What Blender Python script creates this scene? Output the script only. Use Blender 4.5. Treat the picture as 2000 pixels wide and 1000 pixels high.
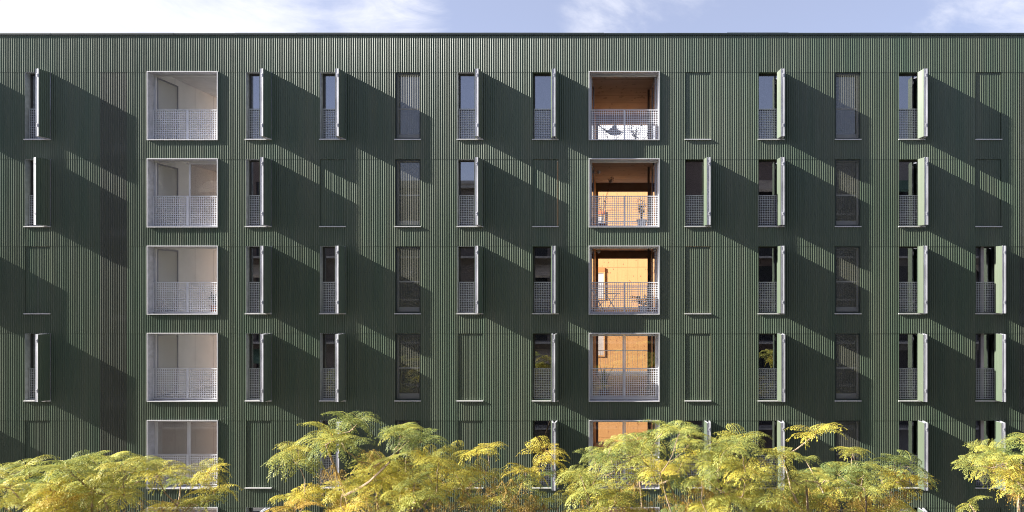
import bpy, math, random
from mathutils import Vector, Matrix
R = math.radians
random.seed(7)
scene = bpy.context.scene
for o in list(bpy.data.objects): bpy.data.objects.remove(o, do_unlink=True)

# ------------------------------------------------------------------ camera, world, sun
PXM = 56.667            # photo pixels per metre on the facade plane
DIST = 25.0             # camera to facade
PX0, PY0 = 1215.0, 560.0
ZC = 14.0
def X(px): return (px - PX0) / PXM
def Z(py): return ZC + (PY0 - py) / PXM
def P(px, py, y):       # a point at depth y seen at photo pixel
    d = DIST + y
    return Vector(((px - PX0) / (PXM * DIST) * d, y, ZC + (PY0 - py) / (PXM * DIST) * d))

cam_d = bpy.data.cameras.new('camera'); cam = bpy.data.objects.new('camera', cam_d)
scene.collection.objects.link(cam)
cam.location = (0, -DIST, ZC); cam.rotation_euler = (R(90), 0, 0)
cam_d.sensor_width = 36; cam_d.lens = DIST * PXM / 2000 * 36
cam_d.shift_x = (1000 - PX0) / 2000; cam_d.shift_y = (PY0 - 500) / 2000
cam_d.clip_start = 0.05; cam_d.clip_end = 3000
scene.camera = cam

SUN_TRAVEL = Vector((7.1, 1.0, -3.65)).normalized()
sun_el = math.asin(-SUN_TRAVEL.z)
SKY_STRENGTH = 0.05
sun_d = bpy.data.lights.new('sun', 'SUN'); sun_d.energy = 5.0; sun_d.angle = R(0.5); sun_d.color = (1.0, 0.965, 0.89)
sun = bpy.data.objects.new('sun', sun_d); scene.collection.objects.link(sun)
sun.location = (-60, -10, 60)
sun.rotation_euler = SUN_TRAVEL.to_track_quat('-Z', 'Y').to_euler()
scene.view_settings.view_transform = 'Standard'
scene.view_settings.look = 'None'
scene.view_settings.gamma = 1.0
scene.view_settings.exposure = 1.8
try: scene.view_settings.use_curve_mapping = False
except Exception: pass
scene.cycles.pixel_filter_type = 'BLACKMAN_HARRIS'; scene.cycles.filter_width = 1.1

world = bpy.data.worlds.new('World'); scene.world = world; world.use_nodes = True
wn = world.node_tree; wn.nodes.clear()
def N(nt, t, **kw):
    n = nt.nodes.new(t)
    for k, v in kw.items(): setattr(n, k, v)
    return n
def L(nt, a, b): nt.links.new(a, b)
out = N(wn, 'ShaderNodeOutputWorld'); bg = N(wn, 'ShaderNodeBackground'); bg.inputs[1].default_value = 1.0
sky = N(wn, 'ShaderNodeTexSky'); sky.sky_type = 'NISHITA'; sky.sun_disc = False
sky.sun_elevation = sun_el
sd = -SUN_TRAVEL
sky.sun_rotation = math.atan2(sd.x, sd.y)
sky.air_density = 1.0; sky.dust_density = 1.2; sky.ozone_density = 4.0
tc = N(wn, 'ShaderNodeTexCoord')
mp = N(wn, 'ShaderNodeMapping'); mp.inputs['Scale'].default_value = (1.0, 1.0, 2.2)
mp.inputs['Location'].default_value = (3.1, 0.4, 0.6)
L(wn, tc.outputs['Generated'], mp.inputs['Vector'])
n1 = N(wn, 'ShaderNodeTexNoise'); n1.inputs['Scale'].default_value = 2.3; n1.inputs['Detail'].default_value = 9; n1.inputs['Roughness'].default_value = 0.62
n1.inputs['Distortion'].default_value = 0.7
L(wn, mp.outputs[0], n1.inputs['Vector'])
dot = N(wn, 'ShaderNodeVectorMath', operation='DOT_PRODUCT')
glow_dir = Vector((-0.86, 0.42, 0.30)).normalized()
dot.inputs[1].default_value = glow_dir
L(wn, tc.outputs['Generated'], dot.inputs[0])
gl = N(wn, 'ShaderNodeMapRange'); gl.inputs['From Min'].default_value = 0.72; gl.inputs['From Max'].default_value = 0.98
gl.inputs['To Min'].default_value = 0.0; gl.inputs['To Max'].default_value = 0.42
L(wn, dot.outputs['Value'], gl.inputs['Value'])
ad = N(wn, 'ShaderNodeMath', operation='ADD'); L(wn, n1.outputs[0], ad.inputs[0]); L(wn, gl.outputs[0], ad.inputs[1])
last = ad.outputs[0]
n2 = N(wn, 'ShaderNodeTexNoise'); n2.inputs['Scale'].default_value = 8.5; n2.inputs['Detail'].default_value = 9; n2.inputs['Roughness'].default_value = .66; n2.inputs['Distortion'].default_value = 1.2
L(wn, mp.outputs[0], n2.inputs['Vector'])
for (bx, by, w_, amp) in ((620, 20, .16, .22), (790, 18, .085, .30), (1185, 22, .075, .30), (1800, 45, .04, .20), (1960, 24, .10, .30)):
    bd = Vector(((bx-PX0)/(PXM*DIST), 1, (PY0-by)/(PXM*DIST))).normalized()
    dt = N(wn, 'ShaderNodeVectorMath', operation='DOT_PRODUCT'); dt.inputs[1].default_value = bd; L(wn, tc.outputs['Generated'], dt.inputs[0])
    m1 = N(wn, 'ShaderNodeMapRange'); m1.inputs['From Min'].default_value = math.cos(w_); m1.inputs['From Max'].default_value = 1; m1.inputs['To Max'].default_value = amp; L(wn, dt.outputs['Value'], m1.inputs['Value'])
    m2 = N(wn, 'ShaderNodeMath', operation='MULTIPLY'); L(wn, m1.outputs[0], m2.inputs[0]); L(wn, n2.outputs[0], m2.inputs[1])
    a2 = N(wn, 'ShaderNodeMath', operation='ADD'); L(wn, last, a2.inputs[0]); L(wn, m2.outputs[0], a2.inputs[1]); last = a2.outputs[0]
cr = N(wn, 'ShaderNodeMapRange'); cr.interpolation_type = 'SMOOTHSTEP'
cr.inputs['From Min'].default_value = 0.52; cr.inputs['From Max'].default_value = 0.84
cr.inputs['To Min'].default_value = 0.30; cr.inputs['To Max'].default_value = 1.0
L(wn, last, cr.inputs['Value'])
skm = N(wn, 'ShaderNodeVectorMath', operation='SCALE'); skm.inputs['Scale'].default_value = SKY_STRENGTH
L(wn, sky.outputs[0], skm.inputs[0])
cm = N(wn, 'ShaderNodeMix', data_type='RGBA')
cm.inputs['B'].default_value = (0.31, 0.315, 0.345, 1)
L(wn, cr.outputs[0], cm.inputs['Factor']); skt = N(wn, 'ShaderNodeVectorMath', operation='MULTIPLY'); skt.inputs[1].default_value = (1.12, .97, 1.10)
L(wn, skm.outputs[0], skt.inputs[0]); L(wn, skt.outputs[0], cm.inputs['A'])
L(wn, cm.outputs['Result'], bg.inputs[0]); L(wn, bg.outputs[0], out.inputs[0])

# ------------------------------------------------------------------ materials
def new_mat(name):
    m = bpy.data.materials.new(name); m.use_nodes = True; m.node_tree.nodes.clear(); return m
def simple(name, col, rough=0.6, metal=0.0, var=0.12, scale=3.0, spec=0.5, bump=0.0, bscale=40, stretch=(1, 1, 1), col2=None):
    m = new_mat(name); nt = m.node_tree
    o = N(nt, 'ShaderNodeOutputMaterial'); b = N(nt, 'ShaderNodeBsdfPrincipled')
    b.inputs['Roughness'].default_value = rough; b.inputs['Metallic'].default_value = metal
    b.inputs['Specular IOR Level'].default_value = spec
    tc = N(nt, 'ShaderNodeTexCoord'); mp = N(nt, 'ShaderNodeMapping'); mp.inputs['Scale'].default_value = stretch
    gm = N(nt, 'ShaderNodeNewGeometry')
    L(nt, gm.outputs['Position'], mp.inputs[0])
    nz = N(nt, 'ShaderNodeTexNoise'); nz.inputs['Scale'].default_value = scale; nz.inputs['Detail'].default_value = 6
    L(nt, mp.outputs[0], nz.inputs['Vector'])
    mr = N(nt, 'ShaderNodeMapRange'); mr.inputs['From Min'].default_value = 0.3; mr.inputs['From Max'].default_value = 0.7
    L(nt, nz.outputs[0], mr.inputs['Value'])
    mx = N(nt, 'ShaderNodeMix', data_type='RGBA')
    c2 = col2 or tuple(min(1, c * (1 + var)) for c in col)
    mx.inputs['A'].default_value = (*[c * (1 - var) for c in col], 1) if not col2 else (*col, 1)
    mx.inputs['B'].default_value = (*c2, 1)
    L(nt, mr.outputs[0], mx.inputs['Factor']); L(nt, mx.outputs['Result'], b.inputs['Base Color'])
    if bump:
        bn = N(nt, 'ShaderNodeTexNoise'); bn.inputs['Scale'].default_value = bscale; L(nt, mp.outputs[0], bn.inputs['Vector'])
        bp = N(nt, 'ShaderNodeBump'); bp.inputs['Strength'].default_value = bump; bp.inputs['Distance'].default_value = 0.01
        L(nt, bn.outputs[0], bp.inputs['Height']); L(nt, bp.outputs[0], b.inputs['Normal'])
    L(nt, b.outputs[0], o.inputs[0])
    m['b'] = b.name
    return m
GREEN = (0.082, 0.110, 0.074)
M = {}
M['paint'] = simple('green painted corrugated metal', (0.067, 0.099, 0.066), rough=0.36, scale=1.6, spec=0.30, stretch=(1, 1, .12), col2=(0.100, 0.118, 0.081))
def per_object_tone(m, amount, rough_amount=.06):
    nt = m.node_tree; b = [n for n in nt.nodes if n.type == 'BSDF_PRINCIPLED'][0]
    src = b.inputs['Base Color'].links[0].from_socket
    oi = N(nt, 'ShaderNodeObjectInfo'); mr = N(nt, 'ShaderNodeMapRange'); mr.inputs['To Min'].default_value = 1-amount; mr.inputs['To Max'].default_value = 1+amount
    L(nt, oi.outputs['Random'], mr.inputs['Value'])
    sc = N(nt, 'ShaderNodeVectorMath', operation='SCALE'); L(nt, src, sc.inputs[0]); L(nt, mr.outputs[0], sc.inputs['Scale']); L(nt, sc.outputs[0], b.inputs['Base Color'])
    # faint rain streaks down the ribs
    gm = N(nt, 'ShaderNodeNewGeometry'); mp = N(nt, 'ShaderNodeMapping'); mp.inputs['Scale'].default_value = (9, 9, .35); L(nt, gm.outputs['Position'], mp.inputs[0])
    nz = N(nt, 'ShaderNodeTexNoise'); nz.inputs['Scale'].default_value = 1.4; nz.inputs['Detail'].default_value = 5; L(nt, mp.outputs[0], nz.inputs['Vector'])
    r2 = N(nt, 'ShaderNodeMapRange'); r2.inputs['From Min'].default_value = .3; r2.inputs['From Max'].default_value = .7; r2.inputs['To Min'].default_value = .30; r2.inputs['To Max'].default_value = .30+rough_amount*3
    L(nt, nz.outputs[0], r2.inputs['Value']); L(nt, r2.outputs[0], b.inputs['Roughness'])
per_object_tone(M['paint'], .10)
M['galv'] = simple('galvanised steel', (0.50, 0.50, 0.53), rough=0.45, metal=0.35, var=0.16, scale=5, stretch=(1.5, 1, 1.5))
M['white_metal'] = simple('pale coated aluminium', (0.68, 0.67, 0.66), rough=0.5, metal=0.1, var=0.05)
M['sill'] = simple('aluminium sill', (0.66, 0.65, 0.63), rough=0.45, metal=0.2, var=0.06)
M['edge'] = simple('weathered shutter edge', (0.50, 0.50, 0.53), rough=0.5, metal=0.2, var=0.22, scale=6, stretch=(1, 1, .3))
M['rail'] = simple('galvanised mesh', (0.48, 0.48, 0.50), rough=0.5, metal=0.2, var=0.05)  # window mesh: its shade is put into this darker colour
M['dark_frame'] = simple('dark window frame', (0.045, 0.04, 0.04), rough=0.5, var=0.1)
M['grey_frame'] = simple('grey window frame', (0.25, 0.25, 0.28), rough=0.5, var=0.1)
M['screw'] = simple('screw heads', (0.02, 0.022, 0.025), rough=0.6)
M['cap'] = simple('dark roof flashing', (0.022, 0.034, 0.032), rough=0.5, var=.2, scale=2)
M['interior'] = simple('room plaster', (0.48, 0.43, 0.41), rough=0.9, var=0.1)
M['board'] = simple('pale interior board', (0.84, 0.83, 0.80), rough=0.8, var=0.05, scale=1.5)
M['curtain'] = simple('curtain cloth', (0.62, 0.60, 0.62), rough=0.9, var=0.35, scale=4, stretch=(6, 6, 1.2))
M['stairwall'] = simple('stairwell wall', (0.36, 0.31, 0.33), rough=0.9, var=0.35, scale=1.3)
M['terracotta'] = simple('terracotta', (0.42, 0.16, 0.08), rough=0.8)
M['white_pot'] = simple('white ceramic', (0.8, 0.8, 0.8), rough=0.4, var=.03)
M['canvas'] = simple('pale canvas', (0.66, 0.64, 0.62), rough=0.9, var=.05)
M['plant'] = simple('houseplant leaf', (0.035, 0.07, 0.02), rough=0.6, var=.3, scale=8)
M['twig'] = simple('dark twig', (0.06, 0.04, 0.03), rough=0.8)
M['bark'] = simple('tree bark', (0.36, 0.26, 0.18), rough=0.9, var=0.35, scale=6, bump=.6, stretch=(1, 1, .4))
M['fruit'] = simple('ochre drupes', (0.42, 0.27, 0.05), rough=0.6, var=0.35, scale=20)
M['asphalt'] = simple('asphalt', (0.05, 0.05, 0.052), rough=0.9, var=.2, scale=8, bump=.4)
M['ground'] = simple('ground earth', (0.11, 0.10, 0.085), rough=0.95, var=.2, scale=.4)
M['paving'] = simple('pavement slab', (0.27, 0.25, 0.23), rough=0.9, var=.12, scale=3)
M['kerb'] = simple('kerb stone', (0.33, 0.32, 0.31), rough=0.9)
M['line'] = simple('white road paint', (0.75, 0.75, 0.73), rough=0.7)
M['beige'] = simple('beige render', (0.25, 0.215, 0.185), rough=0.9, var=.12, scale=.8)
M['brick'] = simple('brown render', (0.22, 0.17, 0.15), rough=0.9, var=.15, scale=1)
M['grey_render'] = simple('grey render', (0.27, 0.25, 0.24), rough=0.9, var=.12, scale=.8)
M['awning'] = simple('cream awning cloth', (0.52, 0.44, 0.34), rough=0.9)
M['awning_green'] = simple('green awning cloth', (0.10, 0.17, 0.12), rough=0.9)
M['cornice'] = simple('pale stone cornice', (0.5, 0.47, 0.43), rough=0.9)
M['darkglass'] = simple('dark far window', (0.05, 0.05, 0.055), rough=0.15)
M['orange'] = simple('orange timber trim', (0.65, 0.16, 0.04), rough=.7)
M['steel_dark'] = simple('dark steel', (0.10, 0.10, 0.11), rough=.5)
M['beam'] = simple('dark grey beam', (0.17, 0.155, 0.15), rough=.8)
M['blue_floor'] = simple('pale tile floor', (0.55, 0.53, 0.50), rough=.5, var=.05)

def concrete(name, col, blotch, joints=True):
    m = new_mat(name); nt = m.node_tree
    o = N(nt, 'ShaderNodeOutputMaterial'); b = N(nt, 'ShaderNodeBsdfPrincipled'); b.inputs['Roughness'].default_value = .8
    gm = N(nt, 'ShaderNodeNewGeometry')
    n1 = N(nt, 'ShaderNodeTexNoise'); n1.inputs['Scale'].default_value = 1.6; n1.inputs['Detail'].default_value = 8; L(nt, gm.outputs['Position'], n1.inputs['Vector'])
    mp = N(nt, 'ShaderNodeMapping'); mp.inputs['Scale'].default_value = (2.2, 1.1, 2.2); L(nt, gm.outputs['Position'], mp.inputs[0])
    n2 = N(nt, 'ShaderNodeTexNoise'); n2.inputs['Scale'].default_value = 2.3; n2.inputs['Detail'].default_value = 2; L(nt, mp.outputs[0], n2.inputs['Vector'])
    r1 = N(nt, 'ShaderNodeMapRange'); r1.inputs['From Min'].default_value = .3; r1.inputs['From Max'].default_value = .7; L(nt, n1.outputs[0], r1.inputs['Value'])
    r2 = N(nt, 'ShaderNodeMapRange'); r2.inputs['From Min'].default_value = .63; r2.inputs['From Max'].default_value = .68; r2.inputs['To Max'].default_value = .7; L(nt, n2.outputs[0], r2.inputs['Value'])
    m1 = N(nt, 'ShaderNodeMix', data_type='RGBA'); m1.inputs['A'].default_value = (*[c * .88 for c in col], 1); m1.inputs['B'].default_value = (*[min(1, c * 1.1) for c in col], 1); L(nt, r1.outputs[0], m1.inputs['Factor'])
    m2 = N(nt, 'ShaderNodeMix', data_type='RGBA'); m2.inputs['B'].default_value = (*blotch, 1); L(nt, m1.outputs['Result'], m2.inputs['A']); L(nt, r2.outputs[0], m2.inputs['Factor'])
    last = m2.outputs['Result']
    if joints:
        wv = N(nt, 'ShaderNodeTexWave', wave_type='BANDS', bands_direction='Y'); wv.inputs['Scale'].default_value = .28; wv.inputs['Distortion'].default_value = .25; wv.inputs['Detail Scale'].default_value = 2
        L(nt, gm.outputs['Position'], wv.inputs['Vector'])
        r3 = N(nt, 'ShaderNodeMapRange'); r3.inputs['From Min'].default_value = .985; r3.inputs['From Max'].default_value = 1.0; r3.inputs['To Max'].default_value = .6; L(nt, wv.outputs[1], r3.inputs['Value'])
        m3 = N(nt, 'ShaderNodeMix', data_type='RGBA'); m3.inputs['B'].default_value = (*[c * .6 for c in blotch], 1); L(nt, last, m3.inputs['A']); L(nt, r3.outputs[0], m3.inputs['Factor']); last = m3.outputs['Result']
    L(nt, last, b.inputs['Base Color']); L(nt, b.outputs[0], o.inputs[0])
    return m
M['concrete'] = concrete('fair faced concrete', (0.62, 0.59, 0.57), (0.50, 0.47, 0.46), joints=False)
M['bounce_warm_concrete'] = concrete('stained concrete with bounce tint', (0.46, 0.36, 0.31), (0.24, 0.18, 0.155))  # warm tone paints in light bounced from timber and floor

def wood_mat():
    m = new_mat('knotty pine boards'); nt = m.node_tree
    o = N(nt, 'ShaderNodeOutputMaterial'); b = N(nt, 'ShaderNodeBsdfPrincipled'); b.inputs['Roughness'].default_value = .6
    tcn = N(nt, 'ShaderNodeTexCoord')
    oi = N(nt, 'ShaderNodeObjectInfo')
    vm = N(nt, 'ShaderNodeVectorMath', operation='ADD'); L(nt, tcn.outputs['Object'], vm.inputs[0])
    cb = N(nt, 'ShaderNodeCombineXYZ'); ml = N(nt, 'ShaderNodeMath', operation='MULTIPLY'); ml.inputs[1].default_value = 50; L(nt, oi.outputs['Random'], ml.inputs[0])
    L(nt, ml.outputs[0], cb.inputs[0]); L(nt, ml.outputs[0], cb.inputs[2]); L(nt, cb.outputs[0], vm.inputs[1])
    mp = N(nt, 'ShaderNodeMapping'); mp.inputs['Scale'].default_value = (14, 14, .7); L(nt, vm.outputs[0], mp.inputs[0])
    n1 = N(nt, 'ShaderNodeTexNoise'); n1.inputs['Scale'].default_value = 2; n1.inputs['Detail'].default_value = 4; L(nt, mp.outputs[0], n1.inputs['Vector'])
    mp2 = N(nt, 'ShaderNodeMapping'); mp2.inputs['Scale'].default_value = (1.6, 1.6, 1.0); L(nt, vm.outputs[0], mp2.inputs[0])
    vo = N(nt, 'ShaderNodeTexVoronoi'); vo.inputs['Scale'].default_value = 3.2; L(nt, mp2.outputs[0], vo.inputs['Vector'])
    r = N(nt, 'ShaderNodeMapRange'); r.inputs['From Min'].default_value = .10; r.inputs['From Max'].default_value = .16; r.inputs['To Min'].default_value = .85; r.inputs['To Max'].default_value = 0
    L(nt, vo.outputs['Distance'], r.inputs['Value'])
    m1 = N(nt, 'ShaderNodeMix', data_type='RGBA'); m1.inputs['A'].default_value = (.46, .215, .070, 1); m1.inputs['B'].default_value = (.61, .335, .125, 1); L(nt, n1.outputs[0], m1.inputs['Factor'])
    m2 = N(nt, 'ShaderNodeMix', data_type='RGBA'); m2.inputs['B'].default_value = (.25, .09, .03, 1); L(nt, m1.outputs['Result'], m2.inputs['A']); L(nt, r.outputs[0], m2.inputs['Factor'])
    L(nt, m2.outputs['Result'], b.inputs['Base Color']); L(nt, b.outputs[0], o.inputs[0]); return m
M['wood'] = wood_mat()

def glass_mat(name, base_fac, tint):
    m = new_mat(name); nt = m.node_tree
    o = N(nt, 'ShaderNodeOutputMaterial'); t = N(nt, 'ShaderNodeBsdfTransparent'); t.inputs[0].default_value = (*tint, 1)
    g = N(nt, 'ShaderNodeBsdfGlossy'); g.inputs['Roughness'].default_value = 0.0; g.inputs[0].default_value = (.9, .93, 1, 1)
    f = N(nt, 'ShaderNodeFresnel'); f.inputs[0].default_value = 1.5
    a = N(nt, 'ShaderNodeMath', operation='MULTIPLY_ADD'); a.inputs[1].default_value = 1.6; a.inputs[2].default_value = base_fac; a.use_clamp = True
    L(nt, f.outputs[0], a.inputs[0])
    x = N(nt, 'ShaderNodeMixShader'); L(nt, a.outputs[0], x.inputs[0]); L(nt, t.outputs[0], x.inputs[1]); L(nt, g.outputs[0], x.inputs[2])
    L(nt, x.outputs[0], o.inputs[0]); return m
M['glass'] = glass_mat('reflective window glass', .19, (.62, .60, .60))
M['clear'] = glass_mat('clear glazing', .0, (.90, .90, .88))

def perf_mat(name, col, frac):
    m = simple(name, col, rough=.45, var=.1, scale=1.2, spec=.4, stretch=(1, 1, .15)); nt = m.node_tree
    o = [n for n in nt.nodes if n.type == 'OUTPUT_MATERIAL'][0]; b = [n for n in nt.nodes if n.type == 'BSDF_PRINCIPLED'][0]
    t = N(nt, 'ShaderNodeBsdfTransparent'); x = N(nt, 'ShaderNodeMixShader'); x.inputs[0].default_value = frac
    L(nt, b.outputs[0], x.inputs[1]); L(nt, t.outputs[0], x.inputs[2]); L(nt, x.outputs[0], o.inputs[0]); return m
M['perf'] = perf_mat('perforated green metal', (0.13, 0.135, 0.10), .52)
M['perf_stair'] = perf_mat('perforated stair screen metal', (0.082, 0.092, 0.068), .22)

def leaf_mat():
    m = new_mat('yellowing leaflets'); nt = m.node_tree
    o = N(nt, 'ShaderNodeOutputMaterial')
    at = N(nt, 'ShaderNodeAttribute'); at.attribute_name = 'tint'
    oi = N(nt, 'ShaderNodeObjectInfo')
    sp = N(nt, 'ShaderNodeSeparateColor'); L(nt, oi.outputs['Color'], sp.inputs[0])
    ad = N(nt, 'ShaderNodeMath', operation='ADD'); L(nt, at.outputs['Fac'], ad.inputs[0]); L(nt, sp.outputs[0], ad.inputs[1])
    cr = N(nt, 'ShaderNodeValToRGB'); e = cr.color_ramp
    e.elements[0].position = 0.0; e.elements[0].color = (.17, .23, .08, 1)
    e.elements[1].position = 1.0; e.elements[1].color = (.52, .34, .08, 1)
    k = e.elements.new(.35); k.color = (.42, .43, .11, 1)
    k = e.elements.new(.7); k.color = (.68, .57, .09, 1)
    L(nt, ad.outputs[0], cr.inputs[0])
    d = N(nt, 'ShaderNodeBsdfPrincipled'); d.inputs['Roughness'].default_value = .5; d.inputs['Specular IOR Level'].default_value = .28
    tr = N(nt, 'ShaderNodeBsdfTranslucent')
    L(nt, cr.outputs[0], d.inputs['Base Color']); L(nt, cr.outputs[0], tr.inputs[0])
    x = N(nt, 'ShaderNodeMixShader'); x.inputs[0].default_value = .40
    L(nt, d.outputs[0], x.inputs[1]); L(nt, tr.outputs[0], x.inputs[2]); L(nt, x.outputs[0], o.inputs[0]); return m
M['leaf'] = leaf_mat()
def painted_light_mat():
    m = new_mat('pale film on glass'); nt = m.node_tree
    o = N(nt, 'ShaderNodeOutputMaterial'); t = N(nt, 'ShaderNodeBsdfTransparent'); t.inputs[0].default_value = (.93, .93, .92, 1)
    d = N(nt, 'ShaderNodeBsdfDiffuse'); d.inputs[0].default_value = (.82, .81, .76, 1)
    x = N(nt, 'ShaderNodeMixShader'); x.inputs[0].default_value = .5
    L(nt, t.outputs[0], x.inputs[1]); L(nt, d.outputs[0], x.inputs[2]); L(nt, x.outputs[0], o.inputs[0]); return m
M['painted_light'] = painted_light_mat()  # pale diffuse share paints brightness onto the open door glass

# ------------------------------------------------------------------ mesh helpers
col = scene.collection
class MB:
    def __init__(s): s.v = []; s.f = []; s.m = []; s.mi = 0
    def quad(s, a, b, c, d):
        i = len(s.v); s.v += [tuple(a), tuple(b), tuple(c), tuple(d)]; s.f.append((i, i+1, i+2, i+3)); s.m.append(s.mi)
    def box(s, x0, x1, y0, y1, z0, z1):
        i = len(s.v)
        s.v += [(x, y, z) for z in (z0, z1) for y in (y0, y1) for x in (x0, x1)]
        for f in ((0,1,5,4),(1,3,7,5),(3,2,6,7),(2,0,4,6),(4,5,7,6),(0,2,3,1)):
            s.f.append(tuple(i+k for k in f)); s.m.append(s.mi)
    def tube(s, pts, rad, n=6, cap=True):
        pts = [Vector(p) for p in pts]; rings = []
        up = Vector((0.13, 0.31, 0.94)).normalized()
        for k, p in enumerate(pts):
            d = (pts[min(k+1, len(pts)-1)] - pts[max(k-1, 0)]).normalized()
            a = d.cross(up)
            if a.length < .05: a = d.cross(Vector((1, 0, 0)))
            a.normalize(); b = d.cross(a)
            r = rad[k] if isinstance(rad, (list, tuple)) else rad
            i = len(s.v); rings.append(i)
            for q in range(n):
                t = 2*math.pi*q/n; s.v.append(tuple(p + a*(r*math.cos(t)) + b*(r*math.sin(t))))
        for k in range(len(rings)-1):
            for q in range(n):
                q2 = (q+1) % n
                s.f.append((rings[k]+q, rings[k]+q2, rings[k+1]+q2, rings[k+1]+q)); s.m.append(s.mi)
        if cap:
            s.f.append(tuple(rings[0]+q for q in range(n))[::-1]); s.m.append(s.mi)
            s.f.append(tuple(rings[-1]+q for q in range(n))); s.m.append(s.mi)
    def lathe(s, prof, n=20, cx=0, cy=0):
        rings = []
        for r, z in prof:
            i = len(s.v); rings.append(i)
            for q in range(n):
                t = 2*math.pi*q/n; s.v.append((cx+r*math.cos(t), cy+r*math.sin(t), z))
        for k in range(len(rings)-1):
            for q in range(n):
                q2 = (q+1) % n
                s.f.append((rings[k]+q, rings[k]+q2, rings[k+1]+q2, rings[k+1]+q)); s.m.append(s.mi)
    def mesh(s, name, mats):
        me = bpy.data.meshes.new(name); me.from_pydata(s.v, [], s.f)
        if not isinstance(mats, (list, tuple)): mats = [mats]
        for m in mats: me.materials.append(m)
        if len(mats) > 1: me.polygons.foreach_set('material_index', s.m)
        me.update(); return me
    def build(s, name, mats, parent=None, loc=(0, 0, 0), rz=0):
        return link(name, s.mesh(name, mats), parent, loc, rz)
def link(name, me, parent=None, loc=(0, 0, 0), rz=0):
    o = bpy.data.objects.new(name, me); col.objects.link(o)
    o.location = loc; o.rotation_euler = (0, 0, rz)
    if parent: o.parent = parent
    return o
def thing(name, label, cat, loc=(0, 0, 0), rz=0, group=None):
    o = link(name, None, None, loc, rz); o['label'] = label; o['category'] = cat
    if group: o['group'] = group
    return o
def structure(o): o['kind'] = 'structure'; return o

PITCH = 0.0768; DEPTH = 0.0175
PROF = [(0.0, 0.0), (0.12, 0.0), (0.50, 1.0), (0.62, 1.0), (1.0, 0.0)]   # crest at y=0, valley at y=DEPTH
def prof_y(x):
    t = (x / PITCH) % 1.0
    for (a, ya), (b, yb) in zip(PROF, PROF[1:]):
        if a <= t <= b: return DEPTH * (ya + (yb-ya)*(t-a)/(b-a))
    return 0
def corr(mb, x0, x1, z0, z1, y=0.0, phase=0.0):
    xs = [x0]; k = math.floor((x0+phase)/PITCH) - 1
    while k*PITCH - phase < x1:
        for t in (0.0, .12, .5, .62):
            x = (k+t)*PITCH - phase
            if x0 + 1e-5 < x < x1 - 1e-5: xs.append(x)
        k += 1
    xs.append(x1)
    i = len(mb.v)
    for x in xs:
        yy = y + prof_y(x+phase+1e-9); mb.v += [(x, yy, z0), (x, yy, z1)]
    for q in range(len(xs)-1):
        mb.f.append((i+2*q, i+2*q+2, i+2*q+3, i+2*q+1)); mb.m.append(mb.mi)

# ------------------------------------------------------------------ street level (below the frame, seen in reflections)
g = MB(); g.quad((-1500, -1500, 0), (1500, -1500, 0), (1500, 1500, 0), (-1500, 1500, 0)); structure(g.build('ground', M['ground']))
g = MB(); g.quad((-90, -19.4, .004), (90, -19.4, .004), (90, -8, .004), (-90, -8, .004)); structure(g.build('road', M['asphalt']))
g = MB()
for k in range(-22, 22): g.quad((k*4, -13.76, .008), (k*4+2, -13.76, .008), (k*4+2, -13.64, .008), (k*4, -13.64, .008))
structure(g.build('road_marking', M['line']))
for nm, y0, y1 in (('pavement', -7.85, .0), ('pavement', -26.9, -19.55)):
    p = MB(); p.box(-90, 90, y0, y1, -.2, .12); pv = structure(p.build(nm, M['kerb']))
    s = MB()
    yy = y0 + .02
    while yy < y1 - .3:
        for k in range(-45, 35): s.box(k*.6+.006, k*.6+.594, yy+.006, yy+.594 if yy+.594 < y1 else y1, .121, .134)
        yy += .6
    st = s.build('paving_slabs', M['paving'], pv); st['kind'] = 'stuff'
for y in (-7.92, -19.48):
    k = MB(); k.box(-90, 90, y-.065, y+.065, -.2, .138); structure(k.build('kerb', M['kerb']))

# ------------------------------------------------------------------ the green apartment building
B = thing('apartment_building', 'long green corrugated metal apartment block with folding shutters and framed loggias', 'building')
W = 50/PXM; H = 133/PXM; LW = 137.6/PXM
SEAMS = [140.5 + 170.1*i for i in range(6)]          # window heads of rows 1..6 (photo pixels)
COLS = {'Z': -88, 'A': 48.5, 'D': 480, 'E': 625, 'F': 771.5, 'G': 893, 'H': 1040, 'J': 1338, 'K': 1481, 'L': 1631, 'M': 1755.5, 'N': 1905.5}
LOGG = {'C': 288.6, 'I': 1150.2}
STATE = {
 'Z': 'OCOCOC',
 'A': 'OWCOCC', 'D': 'OOOOCO', 'E': 'OCOOOC', 'F': 'PPPPPP', 'G': 'OOOCCC', 'H': 'OCOOOC',
 'J': 'COCCOC', 'K': 'OOOOOC', 'L': 'PPPPPP', 'M': 'OOOOOO', 'N': 'CCOOOC'}

# --- cladding sheets
openings = sorted([(px, px+50) for px in COLS.values()] + [(px, px+137.6) for px in LOGG.values()])
strips = [(195.5, 247.5), (1991.5, 2044)]
XL, XR = -260, 2260
def sheet(x0, x1, ytop, ybot, mat=None, name='corrugated_sheet', lap=.008):
    mb = MB(); off = random.uniform(-.0012, .0012) - .0015
    corr(mb, X(x0), X(x1), Z(ybot) - lap, Z(ytop), off)
    # folded lower lip
    zb = Z(ybot) - lap
    mb.v = [(x, y - (.005 if abs(z-zb) < 1e-6 else 0), z) for x, y, z in mb.v]     # each sheet laps over the one below
    return mb.build(name, mat or M['paint'], B)
def split(a, b, w=150):
    n = max(1, round((b-a)/w)); return [(a+(b-a)*i/n, a+(b-a)*(i+1)/n) for i in range(n)]
ROOF = 69.0
for a, b in split(XL, XR): sheet(a, b, ROOF, SEAMS[0])
bounds = SEAMS + [1161, 1352]
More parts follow.
